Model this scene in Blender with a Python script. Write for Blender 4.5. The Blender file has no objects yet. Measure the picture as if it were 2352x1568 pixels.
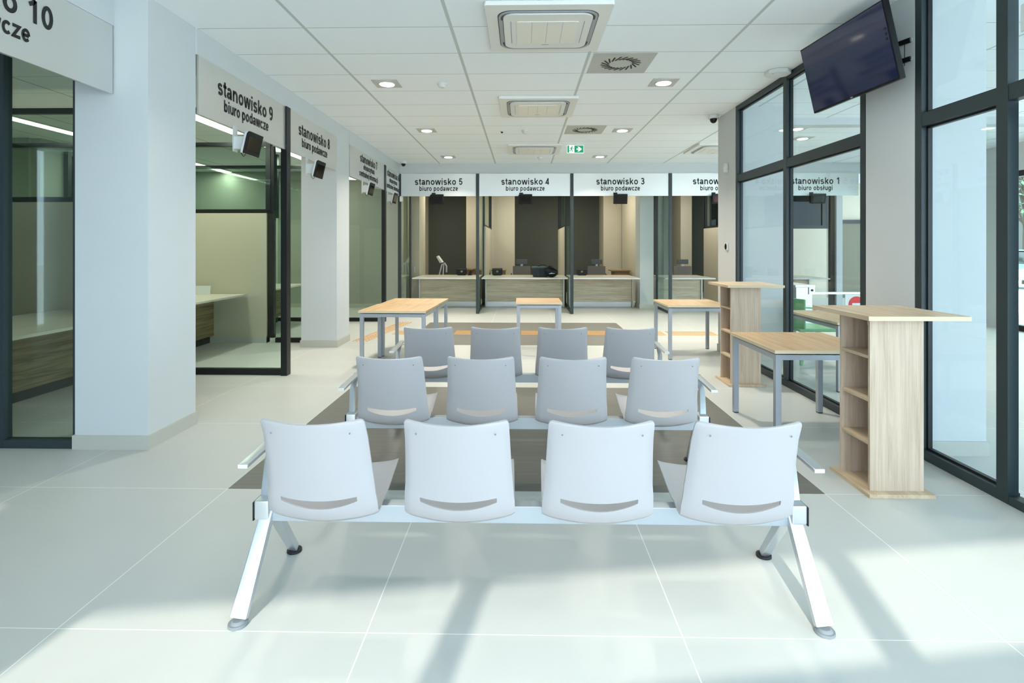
import bpy, bmesh, math, random
from mathutils import Vector, Matrix
random.seed(7)
PI = math.pi
S = bpy.context.scene
COL = S.collection

# ------------------------------------------------------------------ camera
cd = bpy.data.cameras.new('camera'); cam = bpy.data.objects.new('camera', cd); COL.objects.link(cam)
cd.sensor_width = 36.0; cd.lens = 1240.0 * 36 / 2352; cd.shift_y = -(784 - 566) / 2352.0
cd.clip_start = 0.05; cd.clip_end = 200
cam.location = (0, 0, 1.447); cam.rotation_euler = (PI / 2, 0, math.atan(24 / 1240.0))
S.camera = cam
# ------------------------------------------------------------------ world, sun, exposure
S.view_settings.view_transform = 'Standard'; S.view_settings.look = 'None'
S.view_settings.gamma = 1; S.view_settings.use_curve_mapping = False
S.view_settings.exposure = 0.92
W = bpy.data.worlds.new('sky'); S.world = W; W.use_nodes = True
bgn = W.node_tree.nodes['Background']
bgn.inputs[0].default_value = (0.67, 0.85, 1.0, 1); bgn.inputs[1].default_value = 3.6
sd = bpy.data.lights.new('sun', 'SUN'); sun = bpy.data.objects.new('sun', sd); COL.objects.link(sun)
sd.energy = 2.45; sd.angle = math.radians(0.7); sd.color = (1.0, 0.95, 0.86)
sun.rotation_euler = Vector((0.19, 1.0, -0.637)).to_track_quat('-Z', 'Y').to_euler()

# ------------------------------------------------------------------ materials
def lin(c):
    return tuple(((x / 255) / 12.92 if x / 255 <= .04045 else (((x / 255) + .055) / 1.055) ** 2.4) for x in c) + (1.0,)
def newmat(name):
    m = bpy.data.materials.new(name); m.use_nodes = True
    return m, m.node_tree, m.node_tree.nodes['Principled BSDF']
def nd(nt, t, **kw):
    n = nt.nodes.new(t)
    for k, v in kw.items(): setattr(n, k, v)
    return n
def plain(name, rgb, rough=.5, metal=0., noise=0.03, scale=6., bump=0., spec=.5, emit=None, es=0.):
    m, nt, p = newmat(name)
    c = lin(rgb)
    tc = nd(nt, 'ShaderNodeTexCoord'); nz = nd(nt, 'ShaderNodeTexNoise'); nz.inputs['Scale'].default_value = scale
    nt.links.new(tc.outputs['Object'], nz.inputs['Vector'])
    mr = nd(nt, 'ShaderNodeMapRange'); mr.inputs[3].default_value = 1 - noise; mr.inputs[4].default_value = 1 + noise
    nt.links.new(nz.outputs[0], mr.inputs[0])
    mx = nd(nt, 'ShaderNodeVectorMath', operation='SCALE'); mx.inputs[0].default_value = c[:3]
    nt.links.new(mr.outputs[0], mx.inputs['Scale']); nt.links.new(mx.outputs[0], p.inputs['Base Color'])
    p.inputs['Roughness'].default_value = rough; p.inputs['Metallic'].default_value = metal
    p.inputs['Specular IOR Level'].default_value = spec
    if bump:
        b = nd(nt, 'ShaderNodeBump'); b.inputs['Strength'].default_value = bump; b.inputs['Distance'].default_value = .002
        n2 = nd(nt, 'ShaderNodeTexNoise'); n2.inputs['Scale'].default_value = 300
        nt.links.new(tc.outputs['Object'], n2.inputs['Vector']); nt.links.new(n2.outputs[0], b.inputs['Height'])
        nt.links.new(b.outputs[0], p.inputs['Normal'])
    if emit:
        p.inputs['Emission Color'].default_value = lin(emit); p.inputs['Emission Strength'].default_value = es
    return m
def wood(name, rgb1, rgb2, axis, rough=.5, fine=1.0):
    """laminate with a long grain running along one axis"""
    m, nt, p = newmat(name)
    tc = nd(nt, 'ShaderNodeTexCoord'); mp = nd(nt, 'ShaderNodeMapping')
    sc = [26 * fine] * 3; sc[axis] = 1.3
    mp.inputs['Scale'].default_value = sc
    n1 = nd(nt, 'ShaderNodeTexNoise'); n1.inputs['Scale'].default_value = 1.0; n1.inputs['Detail'].default_value = 6; n1.inputs['Roughness'].default_value = .65
    n1.inputs['Distortion'].default_value = .6
    mp2 = nd(nt, 'ShaderNodeMapping'); s2 = [120 * fine] * 3; s2[axis] = 3; mp2.inputs['Scale'].default_value = s2
    n2 = nd(nt, 'ShaderNodeTexNoise'); n2.inputs['Scale'].default_value = 1.0; n2.inputs['Detail'].default_value = 3
    L = nt.links.new
    L(tc.outputs['Object'], mp.inputs[0]); L(tc.outputs['Object'], mp2.inputs[0]); L(mp.outputs[0], n1.inputs[0]); L(mp2.outputs[0], n2.inputs[0])
    ad = nd(nt, 'ShaderNodeMath', operation='MULTIPLY_ADD'); L(n2.outputs[0], ad.inputs[0]); ad.inputs[1].default_value = .35
    L(n1.outputs[0], ad.inputs[2])
    cr = nd(nt, 'ShaderNodeValToRGB'); L(ad.outputs[0], cr.inputs[0])
    cr.color_ramp.elements[0].position = .48; cr.color_ramp.elements[0].color = lin(rgb2)
    cr.color_ramp.elements[1].position = .78; cr.color_ramp.elements[1].color = lin(rgb1)
    L(cr.outputs[0], p.inputs['Base Color']); p.inputs['Roughness'].default_value = rough
    return m
def glass(name, tint, refl=1.0):
    m, nt, p = newmat(name); nt.nodes.remove(p)
    out = nt.nodes['Material Output']; L = nt.links.new
    tr = nd(nt, 'ShaderNodeBsdfTransparent'); tr.inputs[0].default_value = lin(tint)
    gl = nd(nt, 'ShaderNodeBsdfGlossy'); gl.inputs['Roughness'].default_value = 0.0; gl.inputs[0].default_value = (.93, 1, .98, 1)
    lw = nd(nt, 'ShaderNodeLayerWeight'); lw.inputs[0].default_value = .5
    pw = nd(nt, 'ShaderNodeMath', operation='POWER'); pw.inputs[1].default_value = 5; L(lw.outputs['Facing'], pw.inputs[0])
    ma = nd(nt, 'ShaderNodeMath', operation='MULTIPLY_ADD'); ma.inputs[1].default_value = .96 * refl; ma.inputs[2].default_value = .04 * refl
    L(pw.outputs[0], ma.inputs[0])
    mx = nd(nt, 'ShaderNodeMixShader'); L(ma.outputs[0], mx.inputs[0]); L(tr.outputs[0], mx.inputs[1]); L(gl.outputs[0], mx.inputs[2])
    L(mx.outputs[0], out.inputs[0])
    return m
def emis(name, rgb, s):
    m, nt, p = newmat(name)
    p.inputs['Base Color'].default_value = lin(rgb); p.inputs['Emission Color'].default_value = lin(rgb); p.inputs['Emission Strength'].default_value = s
    return m

def grid_nodes(nt, sock, off, period, width):
    """1 on the joint lines of a grid along one coordinate"""
    L = nt.links.new
    a = nd(nt, 'ShaderNodeMath', operation='SUBTRACT'); L(sock, a.inputs[0]); a.inputs[1].default_value = off - period / 2
    b = nd(nt, 'ShaderNodeMath', operation='DIVIDE'); L(a.outputs[0], b.inputs[0]); b.inputs[1].default_value = period
    c = nd(nt, 'ShaderNodeMath', operation='FRACT'); L(b.outputs[0], c.inputs[0])
    d = nd(nt, 'ShaderNodeMath', operation='SUBTRACT'); L(c.outputs[0], d.inputs[0]); d.inputs[1].default_value = .5
    e = nd(nt, 'ShaderNodeMath', operation='ABSOLUTE'); L(d.outputs[0], e.inputs[0])
    f = nd(nt, 'ShaderNodeMath', operation='LESS_THAN'); L(e.outputs[0], f.inputs[0]); f.inputs[1].default_value = width / period / 2
    return f.outputs[0]
def band(nt, sock, lo, hi):
    L = nt.links.new
    a = nd(nt, 'ShaderNodeMath', operation='SUBTRACT'); L(sock, a.inputs[0]); a.inputs[1].default_value = (lo + hi) / 2
    e = nd(nt, 'ShaderNodeMath', operation='ABSOLUTE'); L(a.outputs[0], e.inputs[0])
    f = nd(nt, 'ShaderNodeMath', operation='LESS_THAN'); L(e.outputs[0], f.inputs[0]); f.inputs[1].default_value = (hi - lo) / 2
    return f.outputs[0]
def mop(nt, op, a, b):
    n = nd(nt, 'ShaderNodeMath', operation=op)
    for i, v in enumerate((a, b)):
        if isinstance(v, (int, float)): n.inputs[i].default_value = v
        else: nt.links.new(v, n.inputs[i])
    return n.outputs[0]
def mixc(nt, fac, a, b):
    n = nd(nt, 'ShaderNodeMix', data_type='RGBA'); L = nt.links.new
    L(fac, n.inputs[0])
    for i, v in ((6, a), (7, b)):
        if isinstance(v, tuple): n.inputs[i].default_value = v
        else: L(v, n.inputs[i])
    return n.outputs[2]
def floor_mat():
    m, nt, p = newmat('porcelain_floor_tiles'); L = nt.links.new
    tc = nd(nt, 'ShaderNodeTexCoord'); sx = nd(nt, 'ShaderNodeSeparateXYZ'); L(tc.outputs['Object'], sx.inputs[0])
    X, Y = sx.outputs[0], sx.outputs[1]
    j = mop(nt, 'MAXIMUM', grid_nodes(nt, X, .006 + .588, 1.178, .004), grid_nodes(nt, Y, 2.012, 1.18, .004))
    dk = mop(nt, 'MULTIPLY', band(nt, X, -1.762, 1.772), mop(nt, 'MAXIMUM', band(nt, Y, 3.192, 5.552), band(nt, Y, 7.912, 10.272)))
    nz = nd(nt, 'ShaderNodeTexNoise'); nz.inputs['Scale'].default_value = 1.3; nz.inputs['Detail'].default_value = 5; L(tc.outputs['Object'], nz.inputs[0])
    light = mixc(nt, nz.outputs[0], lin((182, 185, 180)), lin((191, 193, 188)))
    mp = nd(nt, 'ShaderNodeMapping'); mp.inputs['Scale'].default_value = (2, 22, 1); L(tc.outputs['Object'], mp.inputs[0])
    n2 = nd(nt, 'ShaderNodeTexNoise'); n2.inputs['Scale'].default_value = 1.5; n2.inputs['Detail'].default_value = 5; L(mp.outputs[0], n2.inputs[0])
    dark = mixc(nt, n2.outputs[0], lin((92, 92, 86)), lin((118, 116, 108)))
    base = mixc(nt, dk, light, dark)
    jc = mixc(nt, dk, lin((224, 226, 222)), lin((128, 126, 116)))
    L(mixc(nt, j, base, jc), p.inputs['Base Color'])
    p.inputs['Roughness'].default_value = .42; p.inputs['Specular IOR Level'].default_value = .35
    return m
def ceil_mat():
    m, nt, p = newmat('suspended_ceiling_tiles'); L = nt.links.new
    tc = nd(nt, 'ShaderNodeTexCoord'); sx = nd(nt, 'ShaderNodeSeparateXYZ'); L(tc.outputs['Object'], sx.inputs[0])
    gx = grid_nodes(nt, sx.outputs[0], .618, 1.2, .028); gy = grid_nodes(nt, sx.outputs[1], 4.379, .6, .009)
    c1 = mixc(nt, gy, lin((240, 246, 249)), lin((176, 184, 184)))
    c2 = mixc(nt, gx, c1, lin((194, 200, 198)))
    L(c2, p.inputs['Base Color']); p.inputs['Roughness'].default_value = .8; p.inputs['Specular IOR Level'].default_value = .2
    return m

M = {}
M['floor'] = floor_mat(); M['ceil'] = ceil_mat()
M['wall'] = plain('painted_plaster', (201, 205, 205), .85, noise=.012, spec=.2)
M['beige'] = plain('beige_painted_wall', (196, 188, 168), .8, noise=.015, spec=.2)
M['greige'] = plain('grey_green_office_wall', (160, 163, 154), .8, noise=.015, spec=.2)
M['darkwall'] = plain('dark_grey_feature_wall', (84, 87, 80), .75, noise=.03, spec=.25)
M['skirt'] = plain('tile_skirting', (184, 184, 174), .45, noise=.02)
M['frame'] = plain('anthracite_aluminium', (40, 52, 56), .45, .0, noise=.01)
M['frame2'] = plain('black_office_frame', (16, 20, 22), .4, .1, noise=.01)
M['glass'] = glass('clear_glass', (238, 247, 243), .75)
M['glassg'] = glass('green_tinted_glass', (229, 236, 231), .9)
M['glassr'] = glass('clear_partition_glass', (240, 244, 245), .6)
M['shell'] = plain('pale_plastic_shell', (180, 177, 178), .38, noise=.006, bump=.05)
M['alu'] = plain('satin_aluminium', (205, 210, 214), .28, .75, noise=.01)
M['aluwhite'] = plain('silver_painted_beam', (176, 183, 188), .35, .35, noise=.01)
M['silver'] = plain('silver_powder_coat', (168, 174, 182), .4, .4, noise=.01)
M['brushed'] = plain('brushed_steel', (200, 202, 202), .3, .8, noise=.02)
M['signm'] = plain('satin_metal_sign', (216, 216, 212), .38, .7, noise=.02, scale=2)
M['black'] = plain('black_plastic', (12, 13, 15), .4, noise=.02, spec=.3)
M['rubber'] = plain('dark_rubber', (26, 28, 30), .6)
M['greypl'] = plain('grey_plastic_glide', (120, 128, 132), .4)
M['white'] = plain('white_plastic', (216, 218, 216), .4, noise=.008)
M['acw'] = plain('warm_white_plastic', (228, 228, 222), .45, noise=.008)
M['grille'] = plain('cream_filter_grille', (234, 231, 219), .6, noise=.01)
M['slot'] = plain('dark_air_slot', (70, 74, 70), .5)
M['oak_v'] = wood('light_oak_upright_grain', (206, 185, 163), (176, 153, 129), 2, .45)
M['oak_y'] = wood('light_oak_lengthwise_grain', (200, 170, 130), (168, 136, 96), 1, .42)
M['oak_x'] = wood('light_oak_crosswise_grain', (200, 170, 130), (168, 136, 96), 0, .42)
M['lect_y'] = wood('pale_oak_top_grain', (208, 186, 156), (178, 154, 124), 1, .42)
M['cwood_x'] = wood('counter_oak_horizontal', (222, 208, 182), (184, 166, 136), 0, .5, .8)
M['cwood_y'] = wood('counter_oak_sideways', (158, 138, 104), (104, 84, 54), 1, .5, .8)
M['oakedge'] = plain('oak_edge_band', (214, 198, 166), .45)
M['top'] = plain('cream_laminate_top', (206, 200, 184), .35, noise=.01)
M['kick'] = plain('dark_kick_plate', (66, 64, 56), .4, .2)
M['text'] = plain('black_sign_lettering', (18, 18, 18), .5)
M['screen'] = plain('glossy_dark_screen', (26, 34, 74), .07, noise=.01, spec=.9)
M['dscreen'] = plain('black_display_glass', (6, 7, 8), .12)
M['red'] = plain('red_sign_paint', (206, 32, 36), .4)
M['redled'] = plain('dark_red_led_screen', (80, 14, 22), .2)
M['green'] = plain('green_moulded_plastic', (108, 170, 120), .4, noise=.02)
M['exitg'] = plain('exit_sign_green', (0, 132, 92), .4, emit=(0, 150, 105), es=.25)
M['exitw'] = plain('exit_sign_white', (235, 240, 238), .4, emit=(235, 245, 240), es=.35)
M['orange'] = plain('orange_tactile_strip', (212, 158, 84), .6)
M['led'] = emis('downlight_glow', (255, 250, 238), 6)
M['ledstrip'] = emis('office_strip_glow', (255, 247, 230), 4)
M['trimp'] = plain('grey_light_trim', (190, 190, 184), .5)
M['mesh'] = plain('grey_chair_mesh', (96, 104, 108), .7)
M['greyfab'] = plain('grey_chair_fabric', (128, 122, 118), .8)
M['bag'] = plain('slate_bag_fabric', (30, 42, 46), .7, noise=.08, scale=40)
M['yellow'] = plain('yellow_emblem', (214, 200, 70), .5)
M['deskw'] = plain('brown_desk_laminate', (150, 122, 82), .5, noise=.08)
M['asphalt'] = plain('street_asphalt', (120, 120, 118), .9, noise=.1)
M['paving'] = plain('outdoor_paving', (226, 226, 222), .85, noise=.08, scale=3)
M['brick'] = plain('far_house_wall', (150, 140, 128), .9)
M['carp'] = plain('silver_car_paint', (150, 168, 172), .25, .5)
M['carg'] = plain('car_window_glass', (20, 26, 30), .1)
M['bark'] = plain('tree_bark', (70, 62, 54), .9)
M['leaf'] = plain('sparse_leaves', (96, 120, 96), .8)

# ------------------------------------------------------------------ mesh helpers
class MB:
    def __init__(s): s.bm = bmesh.new()
    def box(s, x0, x1, y0, y1, z0, z1, mtx=None):
        vs = [s.bm.verts.new(c) for c in ((x0,y0,z0),(x1,y0,z0),(x1,y1,z0),(x0,y1,z0),(x0,y0,z1),(x1,y0,z1),(x1,y1,z1),(x0,y1,z1))]
        if mtx: bmesh.ops.transform(s.bm, matrix=mtx, verts=vs)
        for f in ((0,3,2,1),(4,5,6,7),(0,1,5,4),(1,2,6,5),(2,3,7,6),(3,0,4,7)): s.bm.faces.new([vs[i] for i in f])
        return s
    def prism(s, pts, a, b, axis='z', mtx=None):
        """polygon in the two other axes, extruded from a to b along axis"""
        def P(p, t):
            return {'z': (p[0], p[1], t), 'y': (p[0], t, p[1]), 'x': (t, p[0], p[1])}[axis]
        A = [s.bm.verts.new(P(p, a)) for p in pts]; B = [s.bm.verts.new(P(p, b)) for p in pts]
        n = len(pts)
        s.bm.faces.new(A[::-1]); s.bm.faces.new(B)
        for i in range(n): s.bm.faces.new((A[i], A[(i+1) % n], B[(i+1) % n], B[i]))
        if mtx: bmesh.ops.transform(s.bm, matrix=mtx, verts=A + B)
        return s
    def cyl(s, c, r, h, seg=24, r2=None, axis='z'):
        """from c, height h along axis"""
        r2 = r if r2 is None else r2
        def P(a, rr, t):
            u, v = rr * math.cos(a), rr * math.sin(a)
            d = {'z': (u, v, t), 'y': (u, t, v), 'x': (t, u, v)}[axis]
            return (c[0] + d[0], c[1] + d[1], c[2] + d[2])
        A = [s.bm.verts.new(P(2*PI*i/seg, r, 0)) for i in range(seg)]; B = [s.bm.verts.new(P(2*PI*i/seg, r2, h)) for i in range(seg)]
        s.bm.faces.new(A[::-1]); s.bm.faces.new(B)
        for i in range(seg): s.bm.faces.new((A[i], A[(i+1) % seg], B[(i+1) % seg], B[i]))
        return s
    def tube(s, pts, w, t, up=(0, 0, 1), round_=False, seg=10):
        """rectangular (w across, t thick) or round bar swept along pts; w,t may be lists"""
        pts = [Vector(p) for p in pts]; n = len(pts); rings = []
        for i, p in enumerate(pts):
            d = (pts[min(i+1, n-1)] - pts[max(i-1, 0)]).normalized()
            side = d.cross(Vector(up)); side = side.normalized() if side.length > 1e-4 else Vector((1, 0, 0))
            nn = side.cross(d).normalized()
            ww = w[i] if isinstance(w, (list, tuple)) else w; tt = t[i] if isinstance(t, (list, tuple)) else t
            if round_: r = [p + side * (ww/2*math.cos(2*PI*k/seg)) + nn * (ww/2*math.sin(2*PI*k/seg)) for k in range(seg)]
            else: r = [p + side*(a*ww/2) + nn*(b*tt/2) for a, b in ((-1,-1),(1,-1),(1,1),(-1,1))]
            rings.append([s.bm.verts.new(v) for v in r])
        k = len(rings[0])
        s.bm.faces.new(rings[0][::-1]); s.bm.faces.new(rings[-1])
        for a, b in zip(rings[:-1], rings[1:]):
            for i in range(k): s.bm.faces.new((a[i], a[(i+1) % k], b[(i+1) % k], b[i]))
        return s
    def ell(s, c, r, seg=20, rings=12, zmin=-1.0):
        g = bmesh.ops.create_uvsphere(s.bm, u_segments=seg, v_segments=rings, radius=1)
        for v in g['verts']:
            z = max(v.co.z, zmin)
            v.co = Vector((c[0] + v.co.x*r[0], c[1] + v.co.y*r[1], c[2] + z*r[2]))
        return s
    def build(s, name, mat, parent=None, loc=(0,0,0), bevel=0., smooth=False, seg=2, kind=None, rot=None):
        bmesh.ops.recalc_face_normals(s.bm, faces=s.bm.faces)
        if bevel:
            es = [e for e in s.bm.edges if len(e.link_faces) == 2 and e.calc_face_angle(0) > .6]
            bmesh.ops.bevel(s.bm, geom=es, offset=bevel, segments=seg, affect='EDGES', profile=.6, clamp_overlap=True)
        me = bpy.data.meshes.new(name); s.bm.to_mesh(me); s.bm.free()
        me.materials.append(M[mat] if isinstance(mat, str) else mat)
        if smooth or bevel:
            for p in me.polygons: p.use_smooth = True
            me.set_sharp_from_angle(angle=math.radians(35))
        o = bpy.data.objects.new(name, me); COL.objects.link(o); o.parent = parent; o.location = loc
        if bevel and not smooth:
            wn = o.modifiers.new('even_normals', 'WEIGHTED_NORMAL'); wn.keep_sharp = True
        if rot: o.rotation_euler = rot
        if kind: o['kind'] = kind
        return o
def st(name, mb, mat, parent=None, **kw):
    return mb.build(name, mat, parent, kind=None if parent else 'structure', **kw)
def stroot(name, loc=(0,0,0)):
    o = bpy.data.objects.new(name, None); COL.objects.link(o); o.location = loc; o['kind'] = 'structure'; o.empty_display_size = .1
    return o
def thing(name, label, cat, loc=(0,0,0), rz=0, group=None):
    o = bpy.data.objects.new(name, None); COL.objects.link(o); o.location = loc; o.rotation_euler = (0, 0, rz); o.empty_display_size = .1
    o['label'] = label; o['category'] = cat
    if group: o['group'] = group
    return o
def tag(o, label, cat, group=None):
    o['label'] = label; o['category'] = cat
    if group: o['group'] = group
    return o
def copy_tree(o, parent=None):
    c = o.copy(); COL.objects.link(c)
    if parent: c.parent = parent
    for ch in list(o.children): copy_tree(ch, c)
    return c
def again(o, label, loc, rz=None):
    c = copy_tree(o); c['label'] = label; c.location = loc
    if rz is not None: c.rotation_euler = (0, 0, rz)
    return c
def Bx(*a): return MB().box(*a)

# ---- bold grotesque lettering drawn with strokes (em units: x height .52, ascender .716)
def arc(cx, cy, rx, ry, a0, a1, n=12):
    return [(cx + rx*math.cos(math.radians(a0 + (a1-a0)*k/n)), cy + ry*math.sin(math.radians(a0 + (a1-a0)*k/n))) for k in range(n+1)]
RING = lambda cx, cy, rx, ry: arc(cx, cy, rx, ry, 0, 360, 24)
BOWL = RING(.305, .26, .185, .205)
GL = {
 'o': (.61, [BOWL]), 'b': (.61, [[(.13, 0), (.13, .716)], BOWL]), 'd': (.61, [[(.48, 0), (.48, .716)], BOWL]),
 'p': (.61, [[(.13, -.2), (.13, .52)], BOWL]), 'g': (.61, [[(.48, .52), (.48, 0)] + arc(.30, -.01, .18, .135, 0, -160, 8), BOWL]),
 'n': (.61, [[(.13, 0), (.13, .52)], [(.13, .26)] + arc(.305, .29, .175, .175, 170, 0, 8) + [(.48, 0)]]),
 'm': (.89, [[(.13, 0), (.13, .52)], [(.13, .26)] + arc(.285, .30, .155, .165, 170, 0, 8) + [(.44, 0)], [(.44, .26)] + arc(.595, .30, .155, .165, 170, 0, 8) + [(.75, 0)]]),
 'u': (.61, [[(.48, .52), (.48, 0)], [(.13, .52)] + arc(.305, .23, .175, .175, 180, 350, 8) + [(.48, .26)]]),
 'r': (.39, [[(.13, 0), (.13, .52)], [(.13, .25)] + arc(.34, .27, .21, .195, 160, 78, 6)]),
 'i': (.278, [[(.14, 0), (.14, .52)], [(.14, .60), (.14, .716)]]), 'l': (.278, [[(.14, 0), (.14, .716)]]),
 '\u0142': (.31, [[(.155, 0), (.155, .716)], [(.02, .27), (.29, .45)]]),
 'j': (.278, [[(.14, .52), (.14, -.06)] + arc(.04, -.05, .10, .09, 0, -90, 5), [(.14, .60), (.14, .716)]]),
 't': (.34, [[(.17, .67), (.17, .15)] + arc(.27, .15, .10, .095, 180, 280, 5), [(.02, .465), (.31, .465)]]),
 'f': (.34, [[(.15, 0), (.15, .55)] + arc(.26, .56, .11, .10, 180, 85, 5), [(.02, .465), (.30, .465)]]),
 'k': (.56, [[(.13, 0), (.13, .716)], [(.13, .20), (.46, .50)], [(.26, .30), (.47, .02)]]),
 'c': (.56, [arc(.295, .26, .185, .205, 42, 318, 18)]),
 'e': (.56, [[(.11, .255), (.44, .255)], arc(.285, .26, .175, .205, 0, 320, 18)]),
 's': (.55, [arc(.27, .365, .15, .10, 25, 180, 9)[:-1] + arc(.27, .36, .15, .10, 180, 255, 4) + arc(.285, .155, .155, .105, 80, -60, 9) + arc(.28, .155, .17, .105, -70, -158, 6)]),
 'a': (.56, [arc(.26, .355, .16, .11, 160, 20, 9) + [(.42, .30), (.425, .08), (.45, .0)], [(.42, .285), (.28, .25)] + arc(.20, .155, .105, .095, 110, 280, 8) + [(.33, .09), (.42, .19)]]),
 'w': (.78, [[(.07, .52), (.215, 0)], [(.225, 0), (.38, .52)], [(.40, .52), (.555, 0)], [(.565, 0), (.71, .52)]]),
 'z': (.50, [[(.05, .465), (.42, .465), (.08, .055), (.46, .055)]]),
 'y': (.56, [[(.07, .52), (.27, .0)], [(.49, .52), (.29, -.04), (.24, -.11), (.17, -.145), (.08, -.14)]]),
 '1': (.55, [[(.12, .53), (.26, .60), (.34, .716)], [(.34, 0), (.34, .70)]]),
 '2': (.55, [arc(.27, .48, .16, .18, 165, -25, 12) + [(.10, .06), (.49, .06)]]),
 '3': (.55, [arc(.26, .515, .15, .145, 160, -75, 10), arc(.265, .21, .17, .155, 82, -158, 12), [(.20, .375), (.32, .375)]]),
 '4': (.56, [[(.48, .17), (.08, .17), (.36, .66)], [(.37, 0), (.37, .716)]]),
 '5': (.55, [[(.46, .655), (.17, .655), (.12, .36)] + arc(.27, .235, .17, .18, 140, -158, 12)]),
 '6': (.55, [RING(.28, .225, .165, .17), arc(.29, .36, .18, .30, 62, 190, 10)]),
 '7': (.55, [[(.05, .655), (.44, .655), (.30, .40), (.24, 0)]]),
 '8': (.55, [RING(.275, .52, .135, .14), RING(.275, .205, .165, .15)]),
 '9': (.55, [RING(.27, .49, .165, .17), arc(.26, .36, .18, .30, -118, 10, 10)]),
 '0': (.56, [RING(.28, .358, .165, .30)]), ' ': (.278, []),
}
def text_obj(name, s, width, height_ref, mat, parent, depth=.002, hw=.064):
    """lettering in the XZ plane facing -Y, centred on x, baseline at z=0, width and ascender height in metres"""
    total = sum(GL[c][0] for c in s) - .1
    kx, kz = width / total, height_ref / .716
    bm = bmesh.new(); x = -total/2 - .05
    for c in s:
        adv, strokes = GL[c]
        for pl in strokes:
            closed = len(pl) > 20 and (Vector(pl[0]) - Vector(pl[-1])).length < 1e-3
            P = [Vector(p) for p in (pl[:-1] if closed else pl)]
            Q = [P[0]]
            for p in P[1:]:
                if (p - Q[-1]).length > .004: Q.append(p)
            P = Q; n = len(P); ring = []
            for i, p in enumerate(P):
                a = P[(i-1) % n] if (closed or i > 0) else p; b = P[(i+1) % n] if (closed or i < n-1) else p
                d1 = (p - a).normalized() if (p-a).length > 1e-6 else (b - p).normalized()
                d2 = (b - p).normalized() if (b-p).length > 1e-6 else d1
                d = (d1 + d2).normalized() if (d1+d2).length > 1e-3 else d1
                nn = Vector((-d.y, d.x)); k = hw / max(.45, nn.dot(Vector((-d1.y, d1.x))))
                q = []
                for sgn in (1, -1):
                    v = p + nn*k*sgn
                    for yy in (0, -depth): q.append(bm.verts.new(((x+v.x)*kx, yy, v.y*kz)))
                ring.append(q)
            prs = list(zip(ring[:-1], ring[1:])) + ([(ring[-1], ring[0])] if closed else [])
            for A, B in prs:
                for u, w in ((1, 3), (3, 2), (2, 0), (0, 1)): bm.faces.new((A[u], A[w], B[w], B[u]))
            if not closed:
                for A in (ring[0], ring[-1]): bm.faces.new((A[0], A[1], A[3], A[2]))
        x += adv
    bmesh.ops.recalc_face_normals(bm, faces=bm.faces)
    me = bpy.data.meshes.new(name); bm.to_mesh(me); bm.free()
    me.materials.append(M[mat]); o = bpy.data.objects.new(name, me); COL.objects.link(o); o.parent = parent
    return o

# ================================================================== SETTING
HC = 3.233
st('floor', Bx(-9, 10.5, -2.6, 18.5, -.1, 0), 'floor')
st('ceiling', MB().prism([(-9, -2.3), (-1.2, -2.05), (10.5, -.25), (10.5, 18.5), (-9, 18.5)], HC, HC + .08), 'ceil')
# roof above
st('trim_1', MB().prism([(-9.2, -2.3), (-1.2, -2.1), (10.7, -.3), (10.7, 18.7), (-9.2, 18.7)], HC + .1, HC + .35), 'wall')
# --- left wall: columns and bulkheads
st('wall_left_front', Bx(-3.2, -2.67, 3.80, 4.36, 0, HC), 'wall')
st('wall_left_middle', Bx(-3.18, -2.665, 7.70, 8.25, 0, HC), 'wall')
st('wall_left_upper', Bx(-3.0, -2.66, 4.36, 7.70, 3.02, HC), 'wall')
st('wall_left_upper_far', Bx(-3.0, -2.66, 8.25, 11.64, 3.02, HC), 'wall')
st('wall_left_upper_near', Bx(-3.2, -2.915, -2, 3.80, 3.02, HC), 'wall')
def skirt(name, x0, x1, y0, y1, h=.1, t=.012):
    """skirting ring round a column"""
    m = MB(); m.box(x0-t, x1+t, y0-t, y0-.0005, 0, h); m.box(x0-t, x1+t, y1+.0005, y1+t, 0, h)
    m.box(x0-t, x0-.0005, y0, y1, 0, h); m.box(x1+.0005, x1+t, y0, y1, 0, h)
    st(name, m, 'skirt')
skirt('baseboard_left_front', -3.2, -2.67, 3.80, 4.36); skirt('baseboard_left_middle', -3.18, -2.665, 7.70, 8.25)
# --- left glass screens, perpendicular to the hall
def screen_y(n, Y, x0, x1, xp=None, post=.07, beige_x=None, gl='glass', d=.06):
    """glazed screen in a plane of constant Y. x1 = hall end; clear glass from xp to x1; office part from beige_x to xp"""
    r = stroot('window_%d' % n, (0, Y, 0))
    f = MB()
    f.box(x1-post, x1, -d/2-.04, d/2, 0, 3.018)
    f.box(x0, x1-post, -d/2, d/2, 0, .07); f.box(x0, x1-post, -d/2, d/2, 2.96, 3.018)
    if xp is not None: f.box(xp-.05, xp+.05, -d/2, d/2, .07, 2.96)
    f.build('window_frame', 'frame2', r, bevel=.003)
    a = x0 if xp is None else xp + .05
    Bx(a, x1-post, -.005, .005, .07, 2.96).build('window_pane', gl, r)
    return r
def office_part(n, Y, x0, x1, door=None):
    """office partition: beige lower panel, glazed upper light"""
    r = stroot('wall_office_%s' % n, (0, Y, 0))
    Bx(x0, x1, -.05, .05, 0, 1.95).build('wall_panel', 'beige', r)
    Bx(x0, x1, -.062, .062, 0, .09).build('skirting', 'skirt', r)
    f = MB(); f.box(x0, x1, -.03, .03, 1.95, 2.01); f.box(x0, x1, -.03, .03, 2.96, 3.02);
    f.box(x1-.02, x1+.05, -.04, .04, 2.0, HC-.002)
    f.build('window_frame', 'frame2', r)
    Bx(x0, x1-.02, -.004, .004, 2.01, 2.96).build('window_pane', 'glassg', r)
    return r
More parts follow.
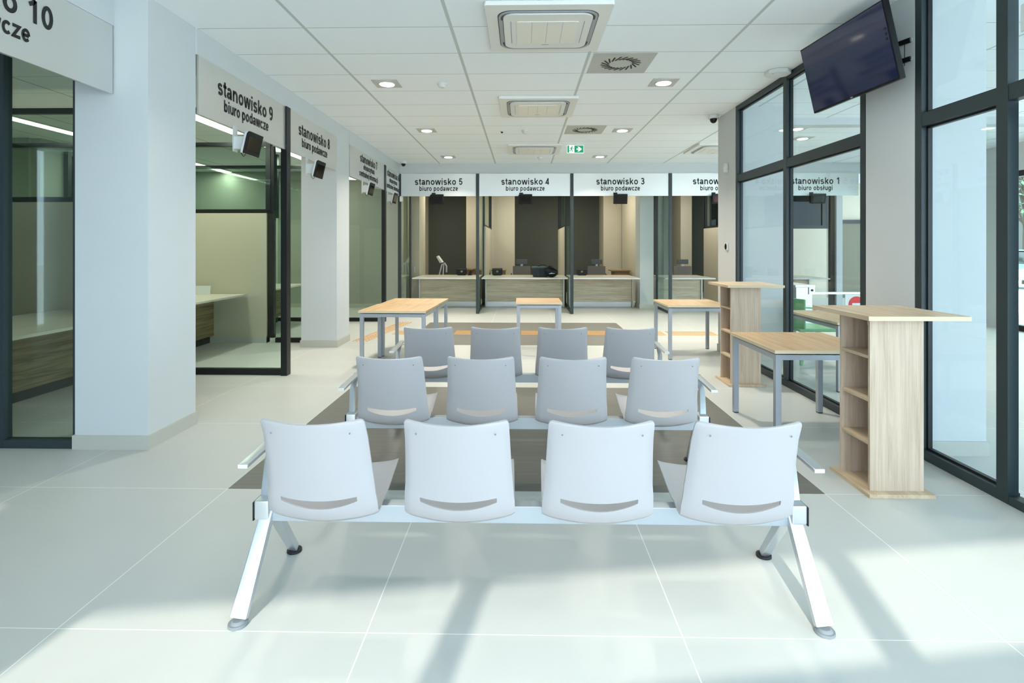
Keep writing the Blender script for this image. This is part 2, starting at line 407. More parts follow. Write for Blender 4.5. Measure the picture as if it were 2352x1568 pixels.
def opening10():
    r = stroot('window_1', (0, 3.84, 0))
    f = MB(); f.box(-3.80, -3.722, -.04, .03, 0, 3.018); f.box(-3.722, -3.2, -.04, .03, 0, .06); f.box(-3.225, -3.203, -.03, .03, .06, 3.018)
    f.build('window_frame', 'frame', r, bevel=.003)
    Bx(-3.722, -3.225, -.005, .005, .06, 3.0).build('window_pane', 'glass', r)
opening10()
office_part('front', 3.84, -7.9, -3.85)
screen_y(2, 6.06, -3.75, -2.635, -3.79, gl='glass'); office_part('near', 6.06, -7.9, -3.84)
screen_y(3, 8.10, -3.73, -3.18, -3.795, post=.02); office_part('middle', 8.10, -7.9, -3.85)
screen_y(4, 10.40, -4.75, -2.64, None, gl='glassg'); office_part('far', 10.40, -7.9, -4.80)
# left office outer walls
st('wall_left_outer', Bx(-8.1, -7.95, 8.75, 18.2, 0, HC), 'greige')
st('wall_left_office_step', Bx(-9, -8.1, 8.7, 8.85, 0, HC), 'greige')
st('wall_left_outer_near', Bx(-9, -8.85, -2, 8.7, 0, HC), 'greige')
st('wall_left_office_end', Bx(-7.95, -2.75, 12.75, 12.9, 0, HC), 'greige')
st('baseboard_left_office', Bx(-7.95, -2.75, 12.735, 12.749, 0, .09), 'skirt')
r = stroot('door_1', (-7.9, 9.7, 0)); f = MB(); f.box(-.045, .03, -.5, -.42, 0, 3.1); f.box(-.045, .03, .42, .5, 0, 3.1); f.box(-.045, .03, -.42, .42, 3.02, 3.1)
f.build('door_frame', 'frame2', r); Bx(-.02, -.01, -.42, .42, 0, 3.02).build('door_pane', 'glassg', r)
# --- back: bulkhead over the counters and fins
st('wall_back_upper', Bx(-2.66, 10.2, 11.645, 11.85, 3.02, HC), 'wall')
def fin(n, X, y1=13.3):
    r = stroot('window_%d' % n, (X, 11.6, 0)); L = y1 - 11.6
    f = MB(); f.box(-.033, .033, 0, .05, 0, 3.015); f.box(-.022, .022, .05, L, 0, .055); f.box(-.022, .022, L, L+.05, 0, 3.015)
    f.box(-.022, .022, .05, L, 2.97, 3.015)
    f.build('window_frame', 'frame', r, bevel=.002)
    Bx(-.005, .005, .05, L, .055, 2.97).build('window_pane', 'glassg', r)
fin(5, -2.655, 12.7); fin(6, -.968); fin(7, 1.062); fin(8, 3.165, 12.75); fin(9, 5.16, 13.3)
def booth_part(n, X, y0=13.4, y1=16.1):
    """partition between the back offices: beige lower panel and glazed upper light"""
    r = stroot('wall_booth_%s' % n, (X, 0, 0))
    Bx(-.05, .05, y0, y1, 0, 1.95).build('wall_panel', 'beige', r)
    f = MB(); f.box(-.03, .03, y0, y1, 1.95, 2.0); f.box(-.03, .03, y1-.07, y1, 2.0, HC); f.box(-.03, .03, y0, y0+.05, 2.0, HC); f.box(-.045, .045, y1+.001, y1+.05, 0, HC)
    f.build('window_frame', 'frame2', r); Bx(-.004, .004, y0+.05, y1-.07, 2.0, HC-.002).build('window_pane', 'glassg', r)
booth_part('left', -.968); booth_part('middle', 1.11); booth_part('right', 5.15, 13.4, 15.3)
r = stroot('wall_booth_column_side', (0, 0, 0)); Bx(2.98, 3.05, 13.2, 16.25, 0, HC).build('wall_panel', 'beige', r)
Bx(3.22, 3.25, 14.2, 14.26, 0, HC).build('window_frame', 'frame2', r)
# pilasters and rear wall
st('wall_back', Bx(-3.2, 10.2, 17.2, 17.35, 0, HC), 'darkwall')
st('wall_back_pillar_left', Bx(-1.70, -.235, 16.3, 17.2, 0, HC), 'beige')
st('wall_back_pillar_middle', Bx(2.437, 2.98, 16.3, 17.2, 0, HC), 'beige')
st('wall_back_side_left', Bx(-3.15, -3.0, 12.9, 17.2, 0, HC), 'beige')
st('wall_back_corner_pillar', Bx(-2.75, -2.53, 13.2, 14.0, 0, HC), 'beige')
st('wall_back_column', Bx(2.73, 3.045, 12.6, 13.1, 0, HC), 'wall'); skirt('baseboard_back_column', 2.73, 3.045, 12.6, 13.1)
st('wall_back_pillar_right', Bx(4.72, 5.05, 16.2, 17.2, 0, HC), 'beige')
# frontal partition behind booths 2/1 and the far door
r = stroot('wall_booth_rear', (0, 15.4, 0))
Bx(5.25, 8.55, -.05, .05, 0, 1.95).build('wall_panel', 'beige', r)
f = MB(); f.box(5.25, 8.6, -.04, .04, 1.95, 2.04); f.box(5.22, 5.34, -.04, .04, 2.04, HC); f.box(8.44, 8.6, -.04, .04, 2.04, HC); f.build('window_frame', 'frame2', r)
Bx(5.34, 8.44, -.004, .004, 2.04, HC).build('window_pane', glass('dark_tinted_glass', (70, 78, 72), .6), r)
st('wall_back_right', Bx(8.62, 10.2, 15.5, 15.6, 0, HC), 'beige')
r = stroot('door_2', (9.25, 15.45, 0)); f = MB(); f.box(-.52, -.42, -.05, .04, 0, 2.2); f.box(.42, .52, -.05, .04, 0, 2.2); f.box(-.42, .42, -.05, .04, 2.1, 2.2); f.build('door_frame', 'frame2', r)
Bx(-.42, .42, -.02, .03, 0, 2.1).build('door_leaf', plain('olive_door_leaf', (104, 100, 78), .5), r)
st('wall_booth_one_pillar', Bx(7.42, 7.56, 12.9, 13.1, 0, HC), 'wall'); st('trim_3', Bx(7.31, 7.40, 12.95, 13.05, 0, HC), 'frame2')

# --- right: columns and glazed partition in the plane x = 2.72
st('wall_right_near', Bx(2.72, 3.21, 3.80, 4.33, 0, HC), 'wall'); skirt('baseboard_right_near', 2.72+.02, 3.21, 3.80, 4.33)
st('wall_right_far', Bx(2.72, 3.33, 6.95, 7.56, 0, HC), 'wall'); skirt('baseboard_right_far', 2.72, 3.33, 6.95, 7.56)
def rpart(n, ys, y_posts, z_mid=2.31, top=HC):
    """glazed run along x=2.72; ys = (y0,y1); posts inside"""
    y0, y1 = ys; r = stroot('window_%d' % n, (2.72, 0, 0)); f = MB()
    f.box(.003, .07, y0, y1, 0, .065); f.box(.003, .07, y0, y1, top-.06, top); f.box(.003, .07, y0, y1, z_mid-.045, z_mid+.045)
    cuts = []
    for a, b in y_posts: f.box(0, .062, a, b, .065, top-.001); cuts.append((a, b))
    f.build('window_frame', 'frame', r, bevel=.003)
    for (a, b), (c, d) in zip(cuts[:-1], cuts[1:]):
        for z0, z1 in ((.065, z_mid-.045), (z_mid+.045, top-.06)):
            Bx(.046, .054, b, c, z0, z1).build('window_pane', 'glassr', r)
            g = MB(); t = .014
            g.box(.035, .065, b, b+t, z0, z1); g.box(.035, .065, c-t, c, z0, z1); g.box(.035, .065, b, c, z0, z0+t); g.box(.035, .065, b, c, z1-t, z1)
            g.build('glazing_bead', 'frame2', r)
rpart(10, (4.335, 6.945), [(4.335, 4.405), (5.62, 5.69), (6.89, 6.945)])
rpart(11, (3.08, 3.795), [(3.08, 3.155), (3.735, 3.795)])
# door next to the camera
r = stroot('door_3', (2.72, 0, 0)); f = MB()
f.box(0.003, .07, .6, 3.078, 0, .05); f.box(0.003, .07, .6, 3.078, HC-.06, HC); f.box(.003, .07, .6, 3.078, 2.265, 2.36); f.box(0, .08, .5, .6, 0, HC)
f.build('door_frame', 'frame', r, bevel=.003)
g = MB(); g.box(.08, .13, 2.985, 3.06, 0.05, 2.26); g.box(.08, .13, .7, .8, .05, 2.26); g.box(.08, .13, .8, 2.985, .05, .14); g.box(.08, .13, .8, 2.985, 2.17, 2.26)
g.build('door_leaf', plain('teal_door_stile', (84, 112, 120), .35, .2), r, bevel=.003)
Bx(.10, .108, .8, 2.985, .14, 2.17).build('door_pane', 'glassr', r); Bx(.045, .053, .6, 3.078, 2.36, HC-.06).build('window_pane', 'glassr', r)
st('trim_2', Bx(2.84, 10.2, 7.56, 7.75, HC-.1, HC), 'wall')
# right room outer wall with a window, and closing walls
st('wall_right_outer', MB().box(8.5, 8.65, 9.75, 11.6, 0, HC).box(8.5, 8.65, 4.5, 5.5, 0, HC).box(8.5, 8.65, 5.5, 9.75, 2.75, HC), 'wall')
r = stroot('window_12', (8.5, 7.6, 0)); f = MB()
for y in (-2.1, -.7, .7, 2.02): f.box(0, .1, y, y+.1, 0, 2.75)
f.box(0, .1, -2.1, 2.12, 0, .1); f.box(0, .1, -2.1, 2.12, 2.65, 2.75); f.build('window_frame', 'frame2', r); Bx(.045, .055, -2, 2.02, .1, 2.65).build('window_pane', 'glass', r)
st('wall_behind_left', Bx(-9, -3.6, -2.5, -2.3, 0, HC), 'wall')
# --- glazed street front behind the camera, turned 8.4 degrees, leaving its posts' shadows on the floor
fr = stroot('window_13', (-1.0, -1.94, 0)); fr.rotation_euler = (0, 0, math.atan(.147))
f = MB()
for x, w in ((-1.60, .12), (-.0, .10), (1.67, .12), (3.35, .12), (5.0, .12), (6.7, .12), (8.3, .12)):
    f.box(x-w/2, x+w/2, -.03, .03, 0, 3.25)
f.box(-1.6, 9.9, -.03, .03, 2.14, 2.285); f.box(-1.6, 9.9, -.05, .05, 0, .1)
f.build('window_frame', 'frame', fr)
Bx(-3, 9.9, -.62, -.56, 3.12, 3.6).build('canopy_edge', 'wall', fr); Bx(-3, 9.9, -.62, -.1, 3.5, 3.6).build('canopy', 'wall', fr)
Bx(-2.5, -1.66, -.1, .1, 0, 3.3).build('window_jamb', 'wall', fr)
# outdoors
st('ground', Bx(-40, 60, -40, 60, -.25, -.12), 'paving')

# orange tactile guidance strips
def tactile():
    n = 0
    # run along the counters, four bars per strip, with gaps
    segs = [(-2.15, -1.20), (-1.13, -.33), (-.02, .55), (.72, 1.42), (1.5, 2.35), (2.42, 3.2)]
    m = MB()
    for x0, x1 in segs:
        for k in range(4): m.box(x0, x1, 8.86 + k*.11, 8.90 + k*.11, .0005, .005)
    tag(m.build('tactile_guide_strip', 'orange'), 'orange ribbed tactile guide strip running across the floor before the back counters', 'floor marking', 'orange tactile floor strips')
    m = MB()
    for k in range(5):
        for j in range(22): m.box(-2.60 + k*.052 + j*.012, -2.575 + k*.052 + j*.012, 8.2 + j*.096, 8.27 + j*.096, .0005, .005)
    tag(m.build('tactile_guide_strip', 'orange'), 'orange dotted tactile strip leading towards the back along the left booths', 'floor marking', 'orange tactile floor strips')
tactile()

# ================================================================== CEILING THINGS
def light_lamp(loc, power, size, parent, color=(1, .93, .84), sy=None, spread=None):
    l = bpy.data.lights.new('lamp_light', 'AREA'); l.energy = power; l.color = color
    if sy: l.shape = 'RECTANGLE'; l.size = size; l.size_y = sy
    else: l.shape = 'DISK'; l.size = size
    l.spread = math.radians(spread or 180)
    o = bpy.data.objects.new('lamp_light', l); COL.objects.link(o); o.location = loc; o.parent = parent
    return o
def downlight(x, y, label, power=22, warm=(1, .92, .80)):
    t = thing('downlight', label, 'ceiling light', (x, y, HC), 0, 'square recessed downlights')
    m = MB(); m.box(-.14, .14, -.14, .14, -.006, -.0005); m.build('trim_plate', 'trimp', t, bevel=.002)
    MB().cyl((0, 0, -.012), .088, .006).build('ring', 'white', t)
    MB().cyl((0, 0, -.016), .078, .004).build('lens', 'led', t)
    light_lamp((0, 0, -.02), power, .15, t, warm, spread=120)
HALL = 17
for (x, y, lab) in [(-1.485, 5.89, 'square recessed downlight, nearest on the left side of the hall ceiling'),
                    (1.535, 5.91, 'square recessed downlight, nearest on the right side, beside the near slotted air vent'),
                    (-1.472, 8.27, 'square recessed downlight, second from the front on the left'),
                    (1.533, 8.32, 'square recessed downlight just right of the far slotted air vent'),
                    (-1.474, 10.72, 'small far left downlight near the back bulkhead'),
                    (1.535, 10.73, 'small far downlight to the right of the green exit sign')]:
    downlight(x, y, lab, HALL)
downlight(4.16, 8.26, 'far downlight seen through the glass partition above its lit neighbour', HALL)
downlight(4.62, 9.0, 'larger looking downlight seen through the glass partition just above the middle rail', HALL)
for x, y in ((-1.48, 3.5), (1.53, 3.5), (5.6, 5.0), (7.4, 8.0)):  # unseen downlights added to brighten; the near pair continues the ceiling grid
    downlight(x, y, 'unseen recessed ceiling downlight added for extra light', 5 if y == 3.5 else 12)

def cassette(x, y, label):
    t = thing('air_conditioner', label, 'air conditioner', (x, y, HC), 0, 'ceiling cassette air conditioners')
    R = .475
    def rr(w, h, r, n=7):
        p = []
        for cx, cy, a0 in ((w-r, h-r, 0), (-w+r, h-r, 90), (-w+r, -h+r, 180), (w-r, -h+r, 270)):
            for k in range(n+1):
                a = math.radians(a0 + 90*k/n); p.append((cx + r*math.cos(a), cy + r*math.sin(a)))
        return p
    MB().prism(rr(R, R, .02), -.035, -.0005).build('cover_panel', 'acw', t, bevel=.006)
    # raised centre and dark air slots round it
    ring = MB(); o = rr(.385, .385, .11, 10); i = rr(.345, .345, .09, 10)
    def strip(a, b, z0, z1):
        n = len(a); A = [ring.bm.verts.new((*p, z0)) for p in a]; B = [ring.bm.verts.new((*p, z0)) for p in b]
        A2 = [ring.bm.verts.new((*p, z1)) for p in a]; B2 = [ring.bm.verts.new((*p, z1)) for p in b]
        for k in range(n):
            j = (k+1) % n
            ring.bm.faces.new((A[k], A[j], B[j], B[k])); ring.bm.faces.new((A2[k], A2[j], B2[j], B2[k]))
            ring.bm.faces.new((A[k], A[j], A2[j], A2[k])); ring.bm.faces.new((B[k], B[j], B2[j], B2[k]))
    strip(o, i, -.037, -.034); ring.build('air_slot', 'slot', t)
    ring = MB(); o = rr(.378, .378, .105, 10); i = rr(.362, .362, .1, 10); strip(o, i, -.043, -.036)
    ring.build('slot_edge', 'silver', t)
    fl = MB()
    for sx, sy in ((0, 1), (0, -1), (1, 0), (-1, 0)):
        if sx == 0: fl.box(-.22, .22, sy*.362-.014, sy*.362+.014, -.041, -.036)
        else: fl.box(sx*.362-.014, sx*.362+.014, -.22, .22, -.041, -.036)
    fl.build('air_flap', 'silver', t)
    MB().prism(rr(.343, .343, .085, 8), -.05, -.034).build('centre_panel', 'acw', t, bevel=.004)
    MB().prism(rr(.24, .22, .015, 3), -.054, -.050).build('intake_grille', 'grille', t)
    g = MB()
    for sx in (-1, 1): g.box(sx*.285-.003, sx*.285+.003, -.22, .22, -.0515, -.050)
    for k in (-1, 0, 1): g.box(k*.12-.0015, k*.12+.0015, -.215, .215, -.0548, -.0538)
    g.box(-.03, .03, .252, .262, -.0515, -.050)
    g.build('panel_line', 'silver', t)
for x, y, lab in ((.195, 4.39, 'large square ceiling cassette air conditioner at the top of the picture'),
                  (.192, 6.87, 'second ceiling cassette air conditioner, between the two slotted vents'),
                  (.215, 9.85, 'small far ceiling cassette air conditioner left of the exit sign'),
                  (3.53, 9.85, 'ceiling cassette air conditioner half hidden by the right column')):
    cassette(x, y, lab)
def vent(x, y, label):
    t = thing('air_vent', label, 'air vent', (x, y, HC), 0, 'swirl air vents')
    Bx(-.292, .292, -.292, .292, -.006, -.0005).build('vent_plate', 'silver' if 0 else M['vent'], t, bevel=.001)
    m = MB(); n = 20
    for k in range(n):
        a = 2*PI*k/n; mt = Matrix.Rotation(a, 4, 'Z') @ Matrix.Translation((.148, .0, 0)) @ Matrix.Rotation(.72, 4, 'Z')
        m.box(-.052, .052, -.0075, .0075, -.009, -.0062, mt)
    m.build('vent_slot', 'black', t)
M['vent'] = plain('vent_plate_grey', (186, 188, 182), .5)
vent(.955, 5.28, 'near square ceiling vent with a ring of slanted slots'); vent(.955, 8.28, 'far square ceiling vent with a ring of slanted slots')
def smoke(x, y, label, s=1.0):
    t = thing('smoke_detector', label, 'smoke detector', (x, y, HC), 0, 'round ceiling detectors')
    MB().cyl((0, 0, -.016*s), .052*s, .0155*s).build('base', 'white', t, bevel=.003)
    MB().cyl((0, 0, -.045*s), .028*s, .029*s, r2=.045*s).build('sensor_head', 'white', t, bevel=.003)
smoke(-.88, 5.9, 'white round detector beside the nearest left downlight', 1.05); smoke(.034, 8.32, 'white round detector between the two middle cassettes')
smoke(.35, 10.8, 'small far white detector behind the third cassette')
t = thing('ceiling_sensor', 'tiny black eyed ceiling sensor left of the middle detector', 'sensor', (-.317, 8.35, HC))
MB().cyl((0,0,-.012), .03, .0115).build('base', 'white', t); MB().ell((0,0,-.014), (.018,.018,.02)).build('lens', 'black', t, smooth=True)
def dome(x, y, label, s=1.0, wall=0):
    t = thing('dome_camera', label, 'security camera', (x, y, HC), 0, 'dome security cameras')
    MB().cyl((0, 0, -.05*s), .072*s, .0495*s, r2=.066*s, seg=32).build('housing', 'white', t, bevel=.006)
    MB().ell((0, 0, -.05*s), (.048*s, .048*s, .06*s)).build('dome', 'black', t, smooth=True)
dome(2.60, 7.40, 'white dome security camera on the ceiling beside the right far column', 1.0); dome(-2.50, 11.3, 'white dome security camera in the far left ceiling corner', .95)
t = thing('wifi_access_point', 'flat white octagonal box on the ceiling left of the television', 'access point', (2.60, 5.55, HC))
p = []
for k in range(8):
    a = PI/8 + k*PI/4; p.append((.125*math.cos(a), .125*math.sin(a)))
MB().prism(p, -.04, -.0005).build('housing', 'white', t, bevel=.01)
MB().cyl((-.07, -.05, -.042), .006, .002, 10).build('status_light', 'greypl', t)

# exit sign
t = thing('exit_sign', 'green and white emergency exit sign with running figure and arrow', 'sign', (.915, 9.35, 3.13))
Bx(-.145, .145, .004, .03, -.068, .068).build('sign_body', 'exitw', t, bevel=.003)
Bx(-.138, .138, .0, .004, -.061, .061).build('sign_face', 'exitg', t)
Bx(-.012, .012, .008, .026, .068, HC-3.13).build('hanger', 'white', t)
m = MB(); m.box(-.108, -.018, -.002, .0, -.061, .061)
m.prism([(.018, -.012), (.058, -.012), (.035, -.042), (.062, -.042), (.112, 0), (.062, .042), (.035, .042), (.058, .012), (.018, .012)], -.002, 0, 'y')
m.build('arrow_and_door', 'exitw', t)
m = MB(); m.cyl((-.058, -.004, .042), .010, .002, 14, axis='y')
for pts, w in (([(-.062, .03), (-.072, -.004)], .02), ([(-.066, .026), (-.088, .02), (-.098, .004)], .008), ([(-.060, .026), (-.044, .012), (-.024, .006)], .008),
               ([(-.070, 0), (-.080, -.026), (-.106, -.027)], .011), ([(-.070, 0), (-.054, -.022), (-.046, -.048)], .011)):
    m.tube([(a, -.003, b) for a, b in pts], w, .002, up=(0, 1, 0))
m.build('running_figure', 'exitg', t)

# ================================================================== SIGNS
def sign(kind, pos, length, rz, lines, label, tx=0.0, name='booth_sign'):
    """metal fascia, local: width along x, front face at y=0 facing -y, z from 0 to .485"""
    t = thing(name, label, 'sign', pos, rz, 'numbered booth signs')
    Bx(-length/2, length/2, 0, .022, 0, .485).build('sign_panel', 'signm', t, bevel=.0015)
    for s_, w, h, z in lines:                                  # one piece of lettering per word
        total = sum(GL[c][0] for c in s_) - .1; k = w/total; x = -total/2 - .05
        for word in s_.split(' '):
            adv = sum(GL[c][0] for c in word)
            o = text_obj('lettering', word, (adv-.1)*k, h, 'text', t); o.location = (tx + (x + adv/2)*k, -.0012, z)
            x += adv + GL[' '][0]
    return t
def two(n, sub='biuro podawcze', w2=.835):
    return [('stanowisko %s' % n, 1.03 if n != '10' else 1.15, .14, .245), (sub, w2, .105, .115)]
def three(n):
    return [('stanowisko %s' % n, 1.03, .135, .31), ('ekspozytura', .66, .095, .20), ('centralnej informacji', 1.12, .10, .075)]
ZS = 2.533
XL = -2.655
sign('m', (-2.915, 2.72, ZS), 2.13, PI/2, two('10'), 'metal booth sign numbered 10 hanging at the upper left edge')
sign('m', (XL, 5.19, ZS), 1.62, PI/2, two('9'), 'metal booth sign reading stanowisko 9 above the first left opening', -.02)
sign('m', (XL, 6.88, ZS), 1.60, PI/2, two('8'), 'metal booth sign reading stanowisko 8 left of the middle column', -.01)
sign('m', (XL, 9.30, ZS), 2.06, PI/2, three('7'), 'metal booth sign reading stanowisko 7 with two lines below')
sign('m', (XL, 11.01, ZS), 1.16, PI/2, three('6'), 'narrow looking metal booth sign reading stanowisko 6 in the left corner', .05)
YB = 11.625
for n, x0, x1, tx, lab in (('5', -2.645, -1.005, -1.81, 'metal booth sign reading stanowisko 5, leftmost on the back wall'),
                           ('4', -.932, 1.025, .06, 'metal booth sign reading stanowisko 4 over the counter with the bags'),
                           ('3', 1.10, 3.125, 2.10, 'metal booth sign reading stanowisko 3 on the back wall'),
                           ('2', 3.205, 5.12, 4.16, 'metal booth sign partly cut off by the right column'),
                           ('1', 5.20, 7.15, 6.24, 'metal booth sign reading stanowisko 1 seen through the glass partition')):
    L_ = two(n) if n not in '12' else two(n, 'biuro obs\u0142ugi', .72)
    sign('b', ((x0+x1)/2, YB, ZS), x1-x0, 0, L_, lab, tx-(x0+x1)/2)

# queue number displays
def display(x, y, z, rz, label, red=False):
    t = thing('queue_display', label, 'display', (x, y, z), rz, 'queue number displays')
    mt = Matrix.Rotation(math.radians(13), 4, 'X')
    def rb(w, h, r):
        p = []
        for cx, cy, a0 in ((w-r, h-.006, 0), (-w+r, h-r, 90), (-w+.008, -h+.008, 180), (w-.008, -h+.008, 270)):
            q = r if a0 == 90 else .008
            if a0 == 0: cx, cy = w-.008, h-.008
            for k in range(5):
                a = math.radians(a0 + 90*k/4); p.append((cx + q*math.cos(a), cy + q*math.sin(a)))
        return p
    MB().prism(rb(.148, .107, .04), .0, .02, 'y', mt).build('back_shell', 'white' if rz else 'black', t, bevel=.002)
    MB().prism(rb(.146, .105, .04), -.008, .0, 'y', mt).build('front_bezel', 'black', t, bevel=.001)
    Bx(-.115, .115, -.011, -.008, -.07, .06).build('screen', 'redled' if red else 'dscreen', t).matrix_local = mt
    m = MB(); m.box(-.11, -.05, .02, .121, -.06, .055); m.box(-.13, -.045, .12, .1235, -.085, .15); m.box(.04, .09, .03, .121, -.06, .05); m.box(.03, .10, .12, .1235, -.07, .085)
    m.build('wall_bracket', 'white' if rz else 'black', t, bevel=.002)
    m = MB(); m.tube([(-.07, .08, -.07), (-.072, .07, -.10), (-.075, .05, -.125), (-.08, .03, -.11), (-.085, .02, -.08)], .006, .006, round_=True); m.build('cable', 'black', t, smooth=True)
XD = -2.53
for y, lab in ((5.02, 'black queue display under the stanowisko 9 sign'), (6.68, 'black queue display under the stanowisko 8 sign'),
               (8.98, 'black queue display under the stanowisko 7 sign'), (10.66, 'black queue display under the stanowisko 6 sign')):
    display(XD, y, 2.405, PI/2, lab)
for x, lab, rd in ((-1.83, 'black queue display under the stanowisko 5 sign', 0), (.06, 'black queue display under the stanowisko 4 sign', 0),
                   (2.08, 'black queue display under the stanowisko 3 sign', 0), (4.17, 'queue display with a dark red screen beside the right column', 1),
                   (6.24, 'black queue display seen through the glass partition under stanowisko 1', 0)):
    display(x, 11.5, 2.455, 0, lab, rd)

# wall devices
def pir(x, y, z, rz, label):
    t = thing('motion_detector', label, 'motion detector', (x, y, z), rz, 'white motion detectors')
    m = MB(); m.prism([(-.03, -.06), (.03, -.06), (.032, .03), (.02, .062), (-.02, .062), (-.032, .03)], -.045, -.0005, 'y'); m.build('housing', 'white', t, bevel=.012, seg=3)
    Bx(-.02, .02, -.048, -.044, -.035, .01).build('lens', 'acw', t, bevel=.001)
pir(2.718, 7.21, 2.486, -PI/2, 'white motion detector high on the right far column')
pir(-2.60, 11.56, 2.47, 0, 'white motion detector in the back left corner below the signs')
t = thing('door_release_reader', 'white wall plate with a black oval reader on the right far column', 'reader', (2.718, 7.22, 1.447), -PI/2)
Bx(-.04, .04, -.02, -.0005, -.05, .05).build('wall_plate', 'white', t, bevel=.004)
o = MB().ell((0, 0, 0), (.028, .014, .042)).build('reader_face', 'black', t, smooth=True); o.location = (.005, -.022, .0)
t = thing('door_closer_box', 'white box on the upper glass door frame at the right edge', 'sensor box', (2.68, 2.93, 2.66))
Bx(-.03, .04, -.17, .0, -.075, .075).build('housing', 'white', t, bevel=.012, seg=3)
t = thing('light_switch', 'slim white switch on the beige corner pillar of booth five', 'switch', (-2.64, 13.195, .88))
Bx(-.012, .012, -.01, .0, -.07, .07).build('switch_plate', 'white', t, bevel=.003)

# ================================================================== TELEVISION
t = thing('television', 'large flat black television tilted down above the glass partition', 'television', (2.483, 4.215, 2.862))
t.rotation_euler = Matrix(((math.cos(-1.504), -math.sin(-1.504), 0), (math.sin(-1.504), math.cos(-1.504), 0), (0, 0, 1))).to_4x4().to_euler()
tilt = Matrix.Rotation(.224, 4, 'X')
def tvp(mb, name, mat, **kw):
    o = mb.build(name, mat, t, **kw); o.matrix_local = tilt; return o
tvp(Bx(-.485, .485, 0, .045, -.279, .279), 'housing', 'black', bevel=.006)
tvp(Bx(-.474, .474, -.0025, -.0003, -.262, .268), 'screen', 'screen')
m = MB()
for k in range(3): m.cyl((.452, -.0045, .085 - k*.035), .010, .0018, 16, axis='y')
tvp(m, 'corner_button', 'dscreen')
tvp(Bx(-.012, .012, -.0035, -.0005, -.2745, -.2665), 'badge', 'silver')
tvp(Bx(-.3, .3, .045, .07, -.2, .15), 'rear_cover', 'black', bevel=.008)
m = MB()
def tvarm(z0, z1):
    m.tube([(.10, .07, z0), (.30, .15, z1), (.40, .205, z1+.01)], .035, .008, up=(0, 1, 0))
tvarm(.02, .02); tvarm(-.12, -.11)
m.box(.33, .45, .215, .222, -.13, .06)
m.build('wall_bracket', 'black', t)
m = MB(); m.cyl((.40, .2, .03), .014, .02, 12, axis='y'); m.cyl((.40, .2, -.10), .014, .02, 12, axis='y'); m.build('bracket_bolt', 'alu', t)

# ================================================================== WAITING BENCHES
def seat_shell_mesh():
    # profile (y, z, half width); y grows towards the front of the seat
    prof = [(-.2625, .803, .176), (-.262, .801, .184), (-.2605, .796, .1895), (-.258, .788, .1925), (-.25, .765, .194), (-.236, .72, .196), (-.215, .65, .199), (-.196, .58, .203), (-.182, .53, .206),
            (-.169, .485, .210), (-.155, .443, .213), (-.135, .404, .214), (-.105, .382, .214), (-.065, .379, .213), (-.02, .392, .212), (.03, .400, .211), (.11, .413, .209),
            (.19, .430, .207), (.25, .441, .205), (.285, .444, .203), (.298, .440, .198), (.306, .430, .188)]
    bm = bmesh.new(); nx = 28; rows = []; T = .0075
    pts = [Vector((0, p[0], p[1])) for p in prof]
    for side in (0, 1):
        R = []
        for i, (y, z, hw) in enumerate(prof):
            d = (pts[min(i+1, len(pts)-1)] - pts[max(i-1, 0)]).normalized()
            nrm = Vector((0, -d.z, d.y))          # towards sitter for back, up for seat
            if nrm.y < 0 and z > .5: nrm = -nrm
            if z <= .5 and nrm.z < 0: nrm = -nrm
            back = max(0, min(1, (z - .40) / .12)) if y < 0 else 0
            seatf = 1 - back
            row = []
            for k in range(nx+1):
                u = -1 + 2*k/nx
                cup = (.042*back + .020*seatf) * u*u + (.012*back + .004*seatf) * max(0, (abs(u)-.86)/.14)**2 * min(1, max(0, (.80-z)/.08))
                if y < 0 and z < .47: cup += .012*u*u
                p = Vector((u*hw, y, z)) + nrm*(cup - (T if side else 0))
                row.append(bm.verts.new(p))
            R.append(row)
        rows.append(R)
    n = len(prof)
    for side in (0, 1):
        R = rows[side]
        for i in range(n-1):
            for k in range(nx): bm.faces.new((R[i][k], R[i][k+1], R[i+1][k+1], R[i+1][k]))
    A, B = rows
    for i in range(n-1):
        for k in (0, nx): bm.faces.new((A[i][k], A[i+1][k], B[i+1][k], B[i][k]))
    for i in (0, n-1):
        for k in range(nx): bm.faces.new((A[i][k], A[i][k+1], B[i][k+1], B[i][k]))
    bmesh.ops.recalc_face_normals(bm, faces=bm.faces)
    me = bpy.data.meshes.new('seat'); bm.to_mesh(me); bm.free()
    o = bpy.data.objects.new('seat_src', me); COL.objects.link(o)
    # smile shaped hand slot
    c = MB(); up = []; lo = []
    for k in range(17):
        u = -1 + k/8
        up.append((u*.146, .497 - .012*(1-u*u))); lo.append((u*.146, .478 - .030*(1-u*u)))
    c.prism(up + lo[::-1], -.4, -.05, 'y'); co = c.build('cut', 'black')
    md = o.modifiers.new('b', 'BOOLEAN'); md.operation = 'DIFFERENCE'; md.object = co; md.solver = 'EXACT'
    dg = bpy.context.evaluated_depsgraph_get(); dg.update()
    r = bpy.data.meshes.new_from_object(o.evaluated_get(dg))
    bpy.data.objects.remove(o); bpy.data.objects.remove(co)
    r.materials.clear(); r.materials.append(M['shell'])
    for p in r.polygons: p.use_smooth = True
    r.set_sharp_from_angle(angle=math.radians(42))
    r.name = 'seat'
    return r
SEAT = seat_shell_mesh()
